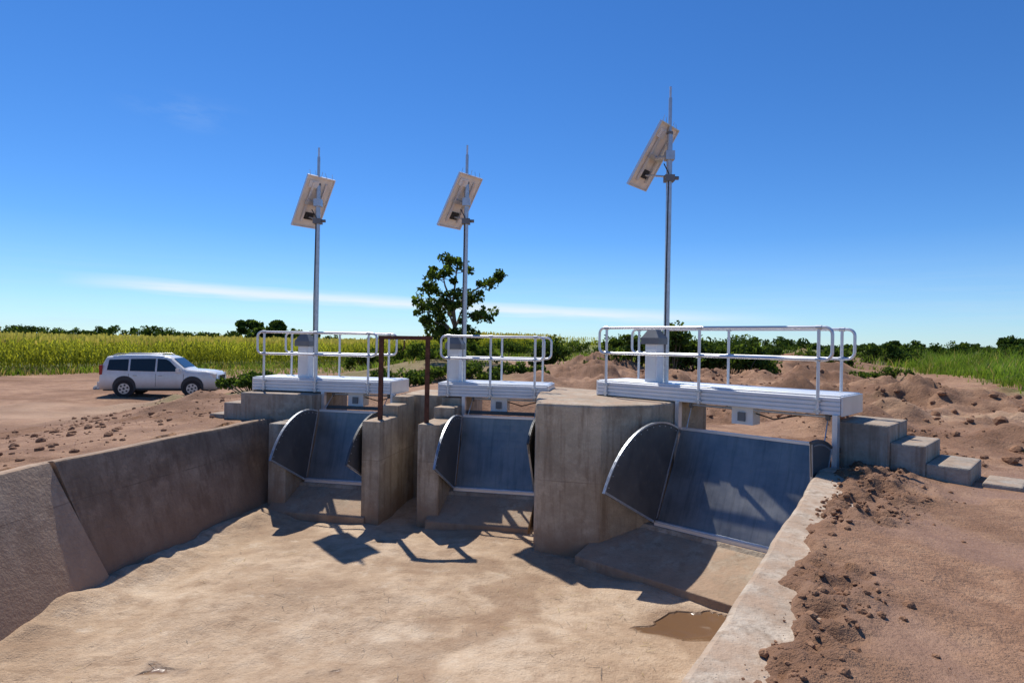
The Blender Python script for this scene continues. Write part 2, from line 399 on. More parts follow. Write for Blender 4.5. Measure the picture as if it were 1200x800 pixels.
wall('canal_side_wall',[((rw(-3.5)-.43,-3.23),rt(-3.5),nr),((rw(5)-.40,5.25),rt(5),nr),((3.60,7.30),(3.66,7.32),nr),((3.76,7.62),(3.80,7.60),nr)],M_conc,.46,.12,M_lip)
# ------------------------------------------------------------------ piers
def pier(name,parts,mat=M_conc,bev=.02):
    b=B()
    for P,z0,z1 in parts: b.prism(P,z0,z1,mat)
    return b.obj(name,bevel=bev)
L1=lambda x,y:loc(O1,A12,x,y);L2=lambda x,y:loc(O2,A12,x,y);L3=lambda x,y:loc(O3,A3,x,y)
def rect(Lf,x0,x1,y0,y1): return [Lf(x0,y0),Lf(x1,y0),Lf(x1,y1),Lf(x0,y1)]
pier('concrete_pier',[(rect(L1,-.38,-.06,-.56,.279),-1.6,.05),(rect(L1,-1.5,-.055,.28,1.7),-1.6,.47)],M_conc2)
bb=(.1908*1,.9816)
def slab(x0,y0,x1,y1,a,c):
    return [(x0+bb[0]*a,y0+bb[1]*a),(x1+bb[0]*a,y1+bb[1]*a),(x1+bb[0]*c,y1+bb[1]*c),(x0+bb[0]*c,y0+bb[1]*c)]
pier('divider_pier',[
  (slab(-2.39,9.88,-2.09,9.82,0,.8),-1.6,.18),(slab(-2.39,9.88,-2.09,9.82,.801,1.25),-1.6,.36),
  (slab(-1.49,9.86,-1.13,9.80,0,.8),-1.6,.15),(slab(-1.49,9.86,-1.13,9.80,.801,1.25),-1.6,.34),
  (slab(-2.39,9.88,-1.13,9.64,1.65,2.9),-1.6,.48),(slab(-2.39,9.88,-2.09,9.82,1.251,1.6),-1.6,.475),(slab(-1.49,9.86,-1.13,9.80,1.251,1.6),-1.6,.47)])
pier('centre_pier',[([(.35,8.7),(1.25,8.46),(1.98,8.70),(3.15,9.85),(.9,11.9),(.60,11.7),(.43,10.1)],-1.6,.64)],M_conc,.04)
pier('abutment_pier',[(rect(L3,2.12,2.7,.42,1.75),-1.6,.0),([L3(2.12,-.0),L3(2.3,-.0),L3(2.3,.42),L3(2.12,.419)],-1.6,-.02)],M_conc2)
b=B();b.box(0,.62,0,.95,-.3,.57,M_conc2);b.box(.621,.98,.02,.95,-.3,.37,M_conc2);b.box(.981,1.40,.04,.95,-.3,.17,M_conc2)
b.box(1.5,1.85,.1,.7,-.1,.03,M_conc2)
e=empty('concrete_steps',(*L3(2.05,.80),0),A3);b.obj('treads',e,.018)
b=B();b.box(-.36,-.001,0,1.3,-.4,.27,M_conc2);b.box(-.66,-.361,0,1.3,-.6,.05,M_conc2)
e=empty('concrete_steps',(*L1(-1.5,.3),0),A12);b.obj('treads',e,.018)
def sill(O,A,x0,x1,ya,hz):
    b=B();b.xprism([(1.7,-1.6),(1.7,hz),(-.06,hz),(-.10,hz-.05),(-ya,-1.36),(-ya-.02,-1.6)],x0,x1,M_conc)
    e=empty('gate_sill',(*O,0),A);b.obj('apron',e,.01)
sill(O1,A12,-.3,1.45,.75,-1.03);sill(O2,A12,-.25,1.40,.75,-1.03);sill(O3,A3,-.6,2.2,1.05,-1.03)
# ------------------------------------------------------------------ gates
def gate(O,A,W,R,php,phs=26,zb=.5,hz=-1.0,phr=None):
    E=empty('sluice_gate',(*O,0),A)
    P=lambda r,ph:(-r*math.cos(math.radians(ph)),hz+r*math.sin(math.radians(ph)))
    b=B()
    n=10;top=[P(R*i/n,php+2.5*math.sin(math.pi*i/n)) for i in range(n+1)]
    bot=[(y+.03,z) for y,z in top]
    b.xprism(top+bot[::-1],.03,W-.03,M_panel)
    b.obj('skin_panel',E)
    b=B()
    for x,ps in ((0,phs),(W,phr or phs)):
        arc=[P(R,ps+(php-ps)*i/20) for i in range(21)]
        b.xprism([P(.03,php)]+[P(.05,ps)]+arc,x-.008,x+.008,M_side)
        for i in range(20):
            a0=ps+(php-ps)*i/20;a1=ps+(php-ps)*(i+1)/20
            b.xprism([P(R-.022,a0),P(R,a0),P(R,a1),P(R-.022,a1)],x-.016,x+.016,M_galv if x==0 else M_side)
        for a in (ps+.8,php-1.2):
            q=math.radians(a);nx_,nz_=math.sin(q)*.014,math.cos(q)*.014
            p0=P(.06,a);p1=P(R-.03,a)
            b.xprism([(p0[0]-nx_,p0[1]-nz_),(p1[0]-nx_,p1[1]-nz_),(p1[0]+nx_,p1[1]+nz_),(p0[0]+nx_,p0[1]+nz_)],x-.014,x+.014,M_galv)
        for i in range(13):
            y,z=P(R-.06,ps+4+(php-ps-8)*i/12);b.cyl((x-.018,y,z),(x+.018,y,z),.009,M_galv,6)
    b.obj('side_plates',E)
    b=B()
    b.box(.0,W,-.03,.05,hz-.03,hz+.012,M_alu)
    b.cyl((.0,.0,hz+.02),(W,.0,hz+.02),.022,M_galv)
    yt,zt=P(R,php);b.box(.03,W-.03,yt-.012,yt+.06,zt-.01,zt+.025,M_alu)
    for x in (-.035,W+.035): b.box(x-.03,x+.03,.62,.72,hz,zb-.002,M_alu)
    b.box(-.06,W+.06,.74,.80,.18,.24,M_side)
    b.obj('gate_frame',E)
    b=B()
    cx=W*.42
    b.box(cx-.15,cx+.15,.80,1.05,zb-.26,zb-.03,M_white);b.box(cx-.05,cx+.05,.76,.80,zb-.21,zb-.09,M_cap)
    b.box(cx-.20,cx+.20,.78,1.07,zb-.028,zb-.004,M_alu)
    for x in (.10,W-.10):
        b.cyl((x,yt+.03,zt),(x,.85,zb),.008,M_galv,6)
        b.cyl((x-.02,.82,zb-.05),(x+.02,.82,zb-.05),.05,M_cap,12)
    b.cyl((.1,.82,zb-.05),(W-.1,.82,zb-.05),.018,M_galv,8)
    b.tube([(cx+.15,.9,zb-.1),(cx+.4,.9,zb-.16),(cx+.7,.92,zb-.08),(W,.9,zb-.03)],.01,M_dark,6)
    b.obj('hoist_drive',E)
    return E
gate(O1,A12,1.30,1.24,109);gate(O2,A12,1.38,1.24,109,phr=50);gate(O3,A3,2.08,1.41,117,26,.66,phr=84)
# ------------------------------------------------------------------ walkways
def walkway(O,A,x0,x1,zb,zt,rail,posts):
    E=empty('gate_walkway',(*O,0),A);b=B();y0,y1=.675,1.56
    b.box(x0,x1,y0,y1,zb,zt,M_white)
    h=(zt-zb)/4
    for i in range(4):
        z0=zb+i*h+.006
        b.box(x0-.004,x1+.004,y0-.022,y0-.001,z0,z0+h-.012,M_white)
        b.box(x0-.004,x1+.004,y1+.001,y1+.022,z0,z0+h-.012,M_white)
    for i in range(6):
        w=(y1-y0-.02)/6
        b.box(x0,x1,y0+.01+i*w+.006,y0+.01+(i+1)*w-.006,zt+.001,zt+.022,M_alu)
    b.box(x0-.03,x0-.005,y0,y1,zb-.01,zt+.01,M_alu);b.box(x1+.005,x1+.03,y0,y1,zb-.01,zt+.01,M_alu)
    b.obj('deck',E,.004,1)
    b=B()
    for yy,sgn in ((y0-.045,-1),(y1+.045,1)):
        for x in posts:
            b.cyl((x,yy,zb+.0),(x,yy,rail),.021,M_alu,12)
            b.box(x-.04,x+.04,yy-.028,yy+.022,zb+.03,zb+.06,M_galv);b.box(x-.04,x+.04,yy-.028,yy+.022,zt-.06,zt-.03,M_galv)
            for zz in (rail,(rail+zt)/2+.03):
                b.cyl((x-.035,yy,zz),(x+.035,yy,zz),.029,M_galv,12)
        xa=posts[0]-.14;xb=posts[-1]+.16;zm=(rail+zt)/2+.03;rr=.09
        path=[]
        def arc(cx,cz,a0,a1):
            for i in range(7):
                a=math.radians(a0+(a1-a0)*i/6);path.append((cx+rr*math.cos(a),yy,cz+rr*math.sin(a)))
        arc(xb-rr,rail-rr,90,0);arc(xb-rr,zm+rr,0,-90);arc(xa+rr,zm+rr,270,180);arc(xa+rr,rail-rr,180,90)
        b.tube(path,.021,M_alu,10,True)
    b.obj('handrail',E)
    return E
walkway(O1,A12,-1.5,1.28,.49,.72,1.60,[-1.26,-.2,.86]);walkway(O2,A12,-.5,1.46,.49,.72,1.58,[-.33,.45,1.25])
walkway(O3,A3,-1.5,2.16,.65,.875,1.745,[-1.31,.30,1.91])
# ------------------------------------------------------------------ solar masts
def solar(O,A,lx,zd,ztop,zp,off=.17):
    x,y=loc(O,A,lx,1.12)
    E=empty('solar_panel_mast',(x,y,0),0);b=B()
    b.cyl((0,0,zd),(0,0,zp+.35),.045,M_galv,16)
    b.cyl((0,0,zp+.35),(0,0,ztop-.18),.028,M_galv,12);b.cyl((0,0,ztop-.18),(0,0,ztop),.018,M_alu,10)
    b.cyl((0,0,zp+.33),(0,0,zp+.37),.052,M_cap,16)
    b.tube([(-.03,-.045,zd+.4),(-.035,-.055,zd+1.5),(-.02,-.05,zp-.3),(-.1,-.06,zp-.15)],.009,M_dark,6)
    b.obj('pole',E)
    ped=B();ped.box(-.22,-.01,-.26,-.06,zd,zd+.60,M_white);ped.box(-.20,-.03,-.264,-.261,zd+.06,zd+.54,M_alu)
    ped.box(-.27,.04,-.31,-.03,zd+.60,zd+.70,M_cap)
    ped.add([(-.27,-.31,zd+.70),(.04,-.31,zd+.70),(.04,-.03,zd+.70),(-.27,-.03,zd+.70),(-.19,-.24,zd+.83),(-.05,-.24,zd+.83),(-.05,-.10,zd+.83),(-.19,-.10,zd+.83)],
            [(0,1,5,4),(1,2,6,5),(2,3,7,6),(3,0,4,7),(4,5,6,7)],M_cap)
    po=ped.obj('control_pedestal',E,.006);po.rotation_euler=(0,0,A)
    w=Vector((.65,.76,0)).normalized();hd=Vector((-.76,.65,0)).normalized();t=math.radians(57)
    d=hd*math.cos(t)-Vector((0,0,1))*math.sin(t);nrm=w.cross(d);
    if nrm.z<0: nrm=-nrm
    cen=Vector((0,0,zp))+hd*off+Vector((0,0,.02))
    Wd,Ln=.60,1.08
    def bx(b,a0,a1,c0,c1,e0,e1,mat):
        vs=[]
        for e_ in (e0,e1):
            for (p,q) in ((a0,c0),(a1,c0),(a1,c1),(a0,c1)): vs.append(cen+w*p+d*q+nrm*e_)
        b.add(vs,[(0,3,2,1),(4,5,6,7),(0,1,5,4),(1,2,6,5),(2,3,7,6),(3,0,4,7)],mat)
    b=B()
    bx(b,-Wd/2+.02,Wd/2-.02,-Ln/2+.02,Ln/2-.02,.012,.02,M_pvback);bx(b,-Wd/2+.02,Wd/2-.02,-Ln/2+.02,Ln/2-.02,.021,.026,M_pvface)
    for (a0,a1,c0,c1) in ((-Wd/2,Wd/2,-Ln/2,-Ln/2+.02),(-Wd/2,Wd/2,Ln/2-.02,Ln/2),(-Wd/2,-Wd/2+.02,-Ln/2+.021,Ln/2-.021),(Wd/2-.02,Wd/2,-Ln/2+.021,Ln/2-.021)):
        bx(b,a0,a1,c0,c1,-.012,.03,M_alu)
    bx(b,-.09,.09,.22,.36,-.018,.011,M_dark)
    bx(b,-.16,-.12,-.42,.42,-.035,-.0,M_alu);bx(b,.12,.16,-.42,.42,-.035,-.0,M_alu);bx(b,-.2,.2,-.04,.04,-.06,-.036,M_galv)
    bx(b,-.22,-.02,-.44,-.30,-.015,.011,M_white)
    for i in range(5):
        p=cen+w*(-.24+.12*i)+d*(-Ln/2)+nrm*.02
        b.cyl(p,p+Vector((0,0,.09))+w*random.uniform(-.03,.03)+hd*random.uniform(-.03,.03),.004,M_galv,5)
    b.obj('solar_panel',E)
    b=B();q=cen-nrm*.05
    b.cyl((0,0,zp-.02),q,.03,M_galv,10);b.cyl((0,0,zp-.34),cen+d*.30-nrm*.03,.016,M_galv,8)
    b.box(-.075,.075,-.075,.075,zp-.42,zp-.32,M_cap);b.box(-.07,.07,-.07,.07,zp-.08,zp+.06,M_galv)
    b.cyl((.04,0,zp-.36),(.15,.0,zp-.36),.03,M_cap,10)
    b.obj('mount_bracket',E)
solar(O1,A12,-.465,.74,5.22,4.15);solar(O2,A12,-.18,.74,5.16,4.10);solar(O3,A3,-.51,.895,5.59,4.50,.28)
# ------------------------------------------------------------------ rusty frame
b=B();e=empty('rusty_stoplog_frame',(0,0,0))
for x,y,z in ((-2.14,10.08,-.9),(-1.37,10.02,-.9)):
    b.box(x-.035,x+.035,y-.035,y-.028,z,1.50,M_rust);b.box(x-.035,x+.035,y+.028,y+.035,z,1.50,M_rust);b.box(x-.004,x+.004,y-.0279,y+.0279,z,1.50,M_rust)
b.add([(-2.19,10.05,1.5),(-1.30,9.98,1.5),(-1.30,10.06,1.5),(-2.19,10.13,1.5),(-2.19,10.05,1.56),(-1.30,9.98,1.56),(-1.30,10.06,1.56),(-2.19,10.13,1.56)],[(0,3,2,1),(4,5,6,7),(0,1,5,4),(1,2,6,5),(2,3,7,6),(3,0,4,7)],M_rust)
b.tube([(-1.75,9.98,1.49),(-1.75,9.98,1.36),(-1.78,9.98,1.32)],.012,M_rust,6)
b.obj('portal',e)
# ------------------------------------------------------------------ leaf helpers
def quads(C,U,Vv):
    n=len(C);V=np.stack([C-U-Vv,C+U-Vv,C+U+Vv,C-U+Vv],1).reshape(-1,3)
    return V,np.arange(4*n).reshape(-1,4)
def runit(n):
    v=rng.normal(size=(n,3));return v/np.linalg.norm(v,axis=1)[:,None]
def leafcloud(centers,radii,per,size,flat=.8):
    C=[]
    for c,r,k in zip(centers,radii,per):
        d=runit(k)*(rng.random((k,1))**.45)*r;d[:,2]*=flat;C.append(d+np.asarray(c))
    C=np.concatenate(C);n=len(C);a=runit(n);b_=np.cross(a,runit(n));b_/=np.linalg.norm(b_,axis=1)[:,None]+1e-6
    s=size*(.6+.8*rng.random((n,1)))
    return quads(C,a*s*.5,b_*s*.28)
def tree():
    bx_,by_=-3.85,41.;z0=float(gz(bx_,by_));E=empty('eucalyptus_tree',(bx_,by_,z0));b=B();tips=[]
    tr=[(0,0,-.3),(.05,0,1.2),(.0,.1,2.6),(-.15,0,4.0)]
    b.tube(tr,[.2,.17,.14,.11],M_bark,10)
    random.seed(11)
    limbs=[((.0,0,2.0),(-2.1,.3,3.7)),((0,.1,2.5),(1.7,-.2,3.2)),((-.1,0,3.2),(-1.7,.2,4.9)),((-.1,0,3.5),(1.5,.3,4.7)),((-.15,0,4.0),(.1,.2,6.9)),((-.15,0,3.9),(-.8,-.4,5.9)),((-.1,0,3.7),(2.4,.3,5.6)),((0,0,2.2),(.6,1.2,4.1)),((0,0,2.4),(-.5,-1.3,4.0)),((0,0,1.6),(-1.0,.6,2.2)),((0,0,1.4),(.8,.3,2.0)),((0,0,1.9),(-1.7,-.3,2.8)),((0,0,1.2),(-.2,.5,1.9))]
    for a,c in limbs:
        a=Vector(a);c=Vector(c);m=(a+c)/2+Vector((random.uniform(-.2,.2),random.uniform(-.2,.2),.25))
        b.tube([a,m,c],[.08,.055,.025],M_bark,6);tips+=[c]
        for k in range(6):
            t=m.lerp(c,random.uniform(.1,1));d=t+Vector((random.uniform(-.9,.9),random.uniform(-.9,.9),random.uniform(-.4,.7)))
            b.tube([t,d],[.03,.012],M_bark,5);tips.append(d)
    b.obj('trunk_and_limbs',E)
    V,F=leafcloud([tuple(t) for t in tips],[random.uniform(.2,.6) for _ in tips],[random.randint(30,110) for _ in tips],.2)
    npmesh('foliage',V,F,[M_leafd,M_leaf],(rng.random(len(F))<.45).astype(int),parent=E)
tree()
def bush(cx,cy,w,h,d=1.5,n=26,name='bush',size=.16,dens=110,lf=.5):
    z0=float(gz(cx,cy));E=empty(name,(cx,cy,z0));b=B();C=[];R=[]
    for i in range(n):
        x=random.uniform(-w/2,w/2);y=random.uniform(-d/2,d/2);hh=h*(1-.55*(2*x/w)**2)*random.uniform(.3,1)
        C.append((x,y,hh*.75));R.append(random.uniform(.15,.4)*min(h,2))
        b.tube([(x*.4,y*.4,-.2),(x,y,hh*.7)],[.03,.01],M_bark,5)
    b.obj('stems',E);V,F=leafcloud(C,R,[dens]*n,size);npmesh('foliage',V,F,[M_leafd,M_leaf],(rng.random(len(F))<lf).astype(int),parent=E)
bush(12.2,33.5,3.6,2.3,2,46,'broadleaf_bush',lf=.35);bush(8.6,33.2,2.6,3.0,2,34,'broadleaf_bush',lf=.35);bush(10.2,34,2.8,2.2,2,28,'broadleaf_bush',lf=.35);bush(6.4,34.5,2.4,1.9,2,22,'broadleaf_bush')
bush(16.2,44,6,2.3,2,34,'broadleaf_bush',lf=.35);bush(21,41,3,2.0,2,22,lf=.4)
bush(2.2,36,2.0,2.1,1.6,28,lf=.4);bush(0.2,60,9,2.0,3,40);bush(6,70,10,1.9,3,40);bush(-7,46,4,1.7,2,24);bush(-3.5,43,5,1.5,2,24);bush(-11.5,50,4,1.9,2,20)
bush(-9.3,22.5,2.4,.75,1.4,26,'roadside_weeds',.12,90);bush(-8.0,21.5,1.4,.5,1,14,'roadside_weeds',.12,80)
bush(-1.8,22,2.6,.8,1.2,26,'roadside_weeds',.1,90);bush(-3.6,19.5,1.8,.8,1,20,'roadside_weeds',.1,90);bush(.4,24,2.4,.7,1.2,20,'roadside_weeds',.1,90)
bush(32,39,3,2.2,2,22,lf=.35);bush(4.2,30,2.2,.8,1.2,16,'roadside_weeds',.1,90);bush(28,47,6,2.2,2,30,lf=.35);bush(24,62,11,2.6,2,44,lf=.35);bush(36,56,8,2.5,2,36,lf=.35);bush(44,60,8,2.6,2,36,lf=.35)
bush(15.5,27,2.2,.6,1,14,'roadside_weeds',.09,80);bush(18.5,30,2.6,.7,1,16,'roadside_weeds',.09,80);bush(12.8,18.5,1.2,.35,.8,12,'roadside_weeds',.07,70);bush(9.8,20.5,1.2,.35,.8,12,'roadside_weeds',.07,70)
bush(7.6,8.9,.4,.14,.3,7,'roadside_weeds',.035,50)
def blades(name,x,y,h,w,mats,lean=.35,pm=.25):
    n=len(x);z=gz(x,y,False);base=np.stack([x,y,z-.05],1)
    a=rng.random(n)*2*np.pi;wd=np.stack([np.cos(a),np.sin(a),0*a],1)*w[:,None]*.5
    ln=rng.normal(size=(n,2))*lean*h[:,None]
    mid=base+np.stack([ln[:,0]*.3,ln[:,1]*.3,h*.6],1);tip=base+np.stack([ln[:,0],ln[:,1],h],1)
    V=np.stack([base-wd,base+wd,mid+wd*.7,mid-wd*.7,tip+wd*.12,tip-wd*.12],1).reshape(-1,3)
    k=np.arange(n)*6;F=np.concatenate([np.stack([k,k+1,k+2,k+3],1),np.stack([k+3,k+2,k+4,k+5],1)])
    mi=(rng.random(n)<pm).astype(int);npmesh(name,V,F,mats,np.concatenate([mi,mi]))
n=50000
t=rng.random(n)**1.3*70;off=rng.random(n)**1.6*22
x=19+14/37*t+off+rng.normal(size=n)*.4;y=19+t+rng.normal(size=n)
ok=gright(x,y)>-.3+fbm(x*.3,y*.3,3,77)*3
x,y=x[ok],y[ok];hh=(.3+.65*ss(gright(x,y)/4))*(.5+.8*rng.random(len(x)))*(1+1.1*fbm(x*.25,y*.25,2,55))
blades('embankment_grass',x,y,hh,.03+.03*rng.random(len(x)),[M_grass,M_dry],.3,.1)
n=18000;x=rng.uniform(-24,30,n);y=38+rng.random(n)**1.4*45
ok=(fbm(x*.2,y*.2,3,66)+ss((y-40)/20)*.5>.05)&(cornd(x,y)<0);x,y=x[ok],y[ok]
blades('meadow_grass',x,y,(.2+.4*rng.random(len(x))),.05+.03*rng.random(len(x)),[M_grass,M_dry],.4,.15)
nx_,ny_=-14.2/17.96,11/17.96
n=9000;s=rng.uniform(-40,60,n);o=rng.uniform(-3,.5,n)
x=-35+11/17.96*s+nx_*o;y=42.4+14.2/17.96*s+ny_*o
blades('verge_grass',x,y,.25+.4*rng.random(n),.06+.02*rng.random(n),[M_grass,M_dry],.4,.3)
def corn():
    S=[];O=[]
    for r in range(14):
        o=r*.75;s=np.arange(-38,70,.28);s=s+rng.normal(size=len(s))*.05
        S.append(s);O.append(np.full(len(s),o)+rng.normal(size=len(s))*.08)
    for r in range(20):
        o=11+r*5.;s=np.arange(-60,110,.6);S.append(s+rng.normal(size=len(s))*.2);O.append(np.full(len(s),o)+rng.normal(size=len(s))*1.2)
    s=np.concatenate(S);o=np.concatenate(O);x=-35+11/17.96*s+nx_*o;y=42.4+14.2/17.96*s+ny_*o
    ok=(y>12);x,y,o=x[ok],y[ok],o[ok];n=len(x);z=gz(x,y,False)
    H=(2.35+.15*rng.normal(size=n)+.3*fbm(x*.1,y*.1,2,3))
    Vs=[];Fs=[];Ms=[];c=0
    base=np.stack([x,y,z],1)
    def put(V,F,m):
        nonlocal c
        Vs.append(V);Fs.append(F+c);Ms.append(np.full(len(F),m));c+=len(V)
    a=rng.random(n)*6.28;wd=np.stack([np.cos(a),np.sin(a),0*a],1)*.02
    up=np.zeros((n,3));up[:,2]=H*.5
    V,F=quads(base+up,wd,up);put(V,F,0)
    for k in range(7):
        a=rng.random(n)*6.28;dr=np.stack([np.cos(a),np.sin(a),0*a],1);pr=np.stack([-np.sin(a),np.cos(a),0*a],1)*.05
        h0=H*(.18+.11*k+.05*rng.random(n));b0=base.copy();b0[:,2]+=h0
        L=.42+.15*rng.random((n,1));m1=b0+dr*L*.5;m1[:,2]+=.28;t1=b0+dr*L*1.15;t1[:,2]+=.05-.2*rng.random(n)
        V=np.stack([b0-pr*.7,b0+pr*.7,m1+pr,m1-pr,t1+pr*.2,t1-pr*.2],1).reshape(-1,3);q=np.arange(n)*6
        put(V,np.concatenate([np.stack([q,q+1,q+2,q+3],1),np.stack([q+3,q+2,q+4,q+5],1)]),0)
    tp=base.copy();tp[:,2]+=H+.08;a=rng.random(n)*6.28;wd=np.stack([np.cos(a),np.sin(a),0*a],1)*.07;up=np.zeros((n,3));up[:,2]=.16
    V,F=quads(tp,wd,up);put(V,F,1)
    npmesh('corn_field',np.concatenate(Vs),np.concatenate(Fs),[M_corn,M_corntop],np.concatenate(Ms))
corn()
C=[];R=[]
for i in range(150):
    x=random.uniform(-330,-130);C.append((x,400+random.uniform(-20,20),1.0+random.uniform(0,5.5)*(.5+.5*math.sin(x*.07))));R.append(random.uniform(2,4))
for i in range(26): C.append((random.choice((-70,-66,-62))+random.uniform(-1.4,1.4),160+random.uniform(-3,3),random.uniform(0,4.2)+.6));R.append(random.uniform(.8,1.7))
for i in range(60):
    C.append((random.uniform(-150,120),430+random.uniform(-20,20),random.uniform(-1,1.6)));R.append(random.uniform(2,4))
for i in range(130):
    x=random.uniform(70,260);C.append((x,300+random.uniform(-15,15),random.uniform(0,4.2)*(.5+.5*math.sin(x*.11))));R.append(random.uniform(1.5,3))
for i in range(14): C.append((random.uniform(108,120),135,random.uniform(.3,3.4)));R.append(random.uniform(1,2))
V,F=leafcloud(C,R,[110]*len(C),1.1);npmesh('distant_treeline',V,F,[M_leafd,M_leaf],(rng.random(len(F))<.2).astype(int))
# ------------------------------------------------------------------ clods
def ico():
    import bmesh
    bm=bmesh.new();bmesh.ops.create_icosphere(bm,subdivisions=2,radius=1);V=np.array([v.co[:] for v in bm.verts]);F=np.array([[v.index for v in f.verts] for f in bm.faces]);bm.free();return V,F
IV,IF=ico()
k=len(IV)
def lumps(name,x,y,s,mat,zoff=.2,zf=None):
    Vs=[];Fs=[];z=gz(x,y) if zf is None else zf(x,y)
    for i in range(len(x)):
        sc=s[i]*np.array([1,rng.uniform(.6,1),rng.uniform(.45,.8)])
        nv=1+.55*(vn(IV[:,0]*1.6+i*3.1,IV[:,1]*1.6+IV[:,2]*1.3,i%50))+.3*vn(IV[:,0]*4+i,IV[:,2]*4+IV[:,1]*3,3)
        a=rng.random()*6.28;R=np.array([[math.cos(a),-math.sin(a),0],[math.sin(a),math.cos(a),0],[0,0,1]])
        Vs.append((IV*nv[:,None]*sc)@R.T+np.array([x[i],y[i],z[i]+s[i]*zoff]));Fs.append(IF+k*i)
    npmesh(name,np.concatenate(Vs),np.concatenate(Fs),[mat],smooth=False)
n=30000;x=rng.uniform(.6,7,n);y=rng.uniform(1.6,10,n)
ok=(x>rw(y)+.24)&(rng.random(n)<lump(x,y)**1.5*.6+.012);x,y=x[ok],y[ok]
lumps('soil_clods',x,y,.004+.032*rng.random(len(x))**3.6,M_clod,.1,lambda a,b_:np.maximum(gz(a,b_),np.where((a-rw(b_))*.85<.46,.03,-9)))
n=1600;x=rng.uniform(5,16,n);y=rng.uniform(8,28,n);lumps('soil_clods',x,y,.02+.10*rng.random(n)**4.5,M_clod)
n=1800;x=rng.uniform(-14,-5.5,n);y=rng.uniform(6,24,n);lumps('soil_clods',x,y,.012+.06*rng.random(n)**4,M_clod)
n=260;a=rng.random(n)*6.28;r=rng.random(n)**.6
x=-19.6+1.3*r*np.cos(a);y=31+.9*r*np.sin(a);Vs=[];Fs=[]
zz=gz(x,y);hh=.75*(1-r)
for i in range(n):
    Vs.append(IV*(.08+.08*rng.random())*(1+.5*vn(IV[:,0]*2+i,IV[:,1]*2+IV[:,2],3))[:,None]+np.array([x[i],y[i],zz[i]+hh[i]]));Fs.append(IF+k*i)
npmesh('gravel_pile',np.concatenate(Vs),np.concatenate(Fs),[M_gravel])
n=700;x=rng.uniform(-4,1.4,n);y=rng.uniform(3,8.5,n);ok=(vn(x*.9,y*.9,71)>-.05)&(x<rw(y)-.6);x,y=x[ok],y[ok];n=len(x)
a=rng.random(n)*6.28;L=(.015+.05*rng.random(n)**2)[:,None];U=np.stack([np.cos(a),np.sin(a),.1*rng.normal(size=n)],1)*L;W_=np.stack([-np.sin(a),np.cos(a),0*a],1)*.0022
V,F=quads(np.stack([x,y,fz(x,y)+.02],1),U,W_);npmesh('straw_litter',V,F,[M_bark,M_dry],(rng.random(n)<.3).astype(int))
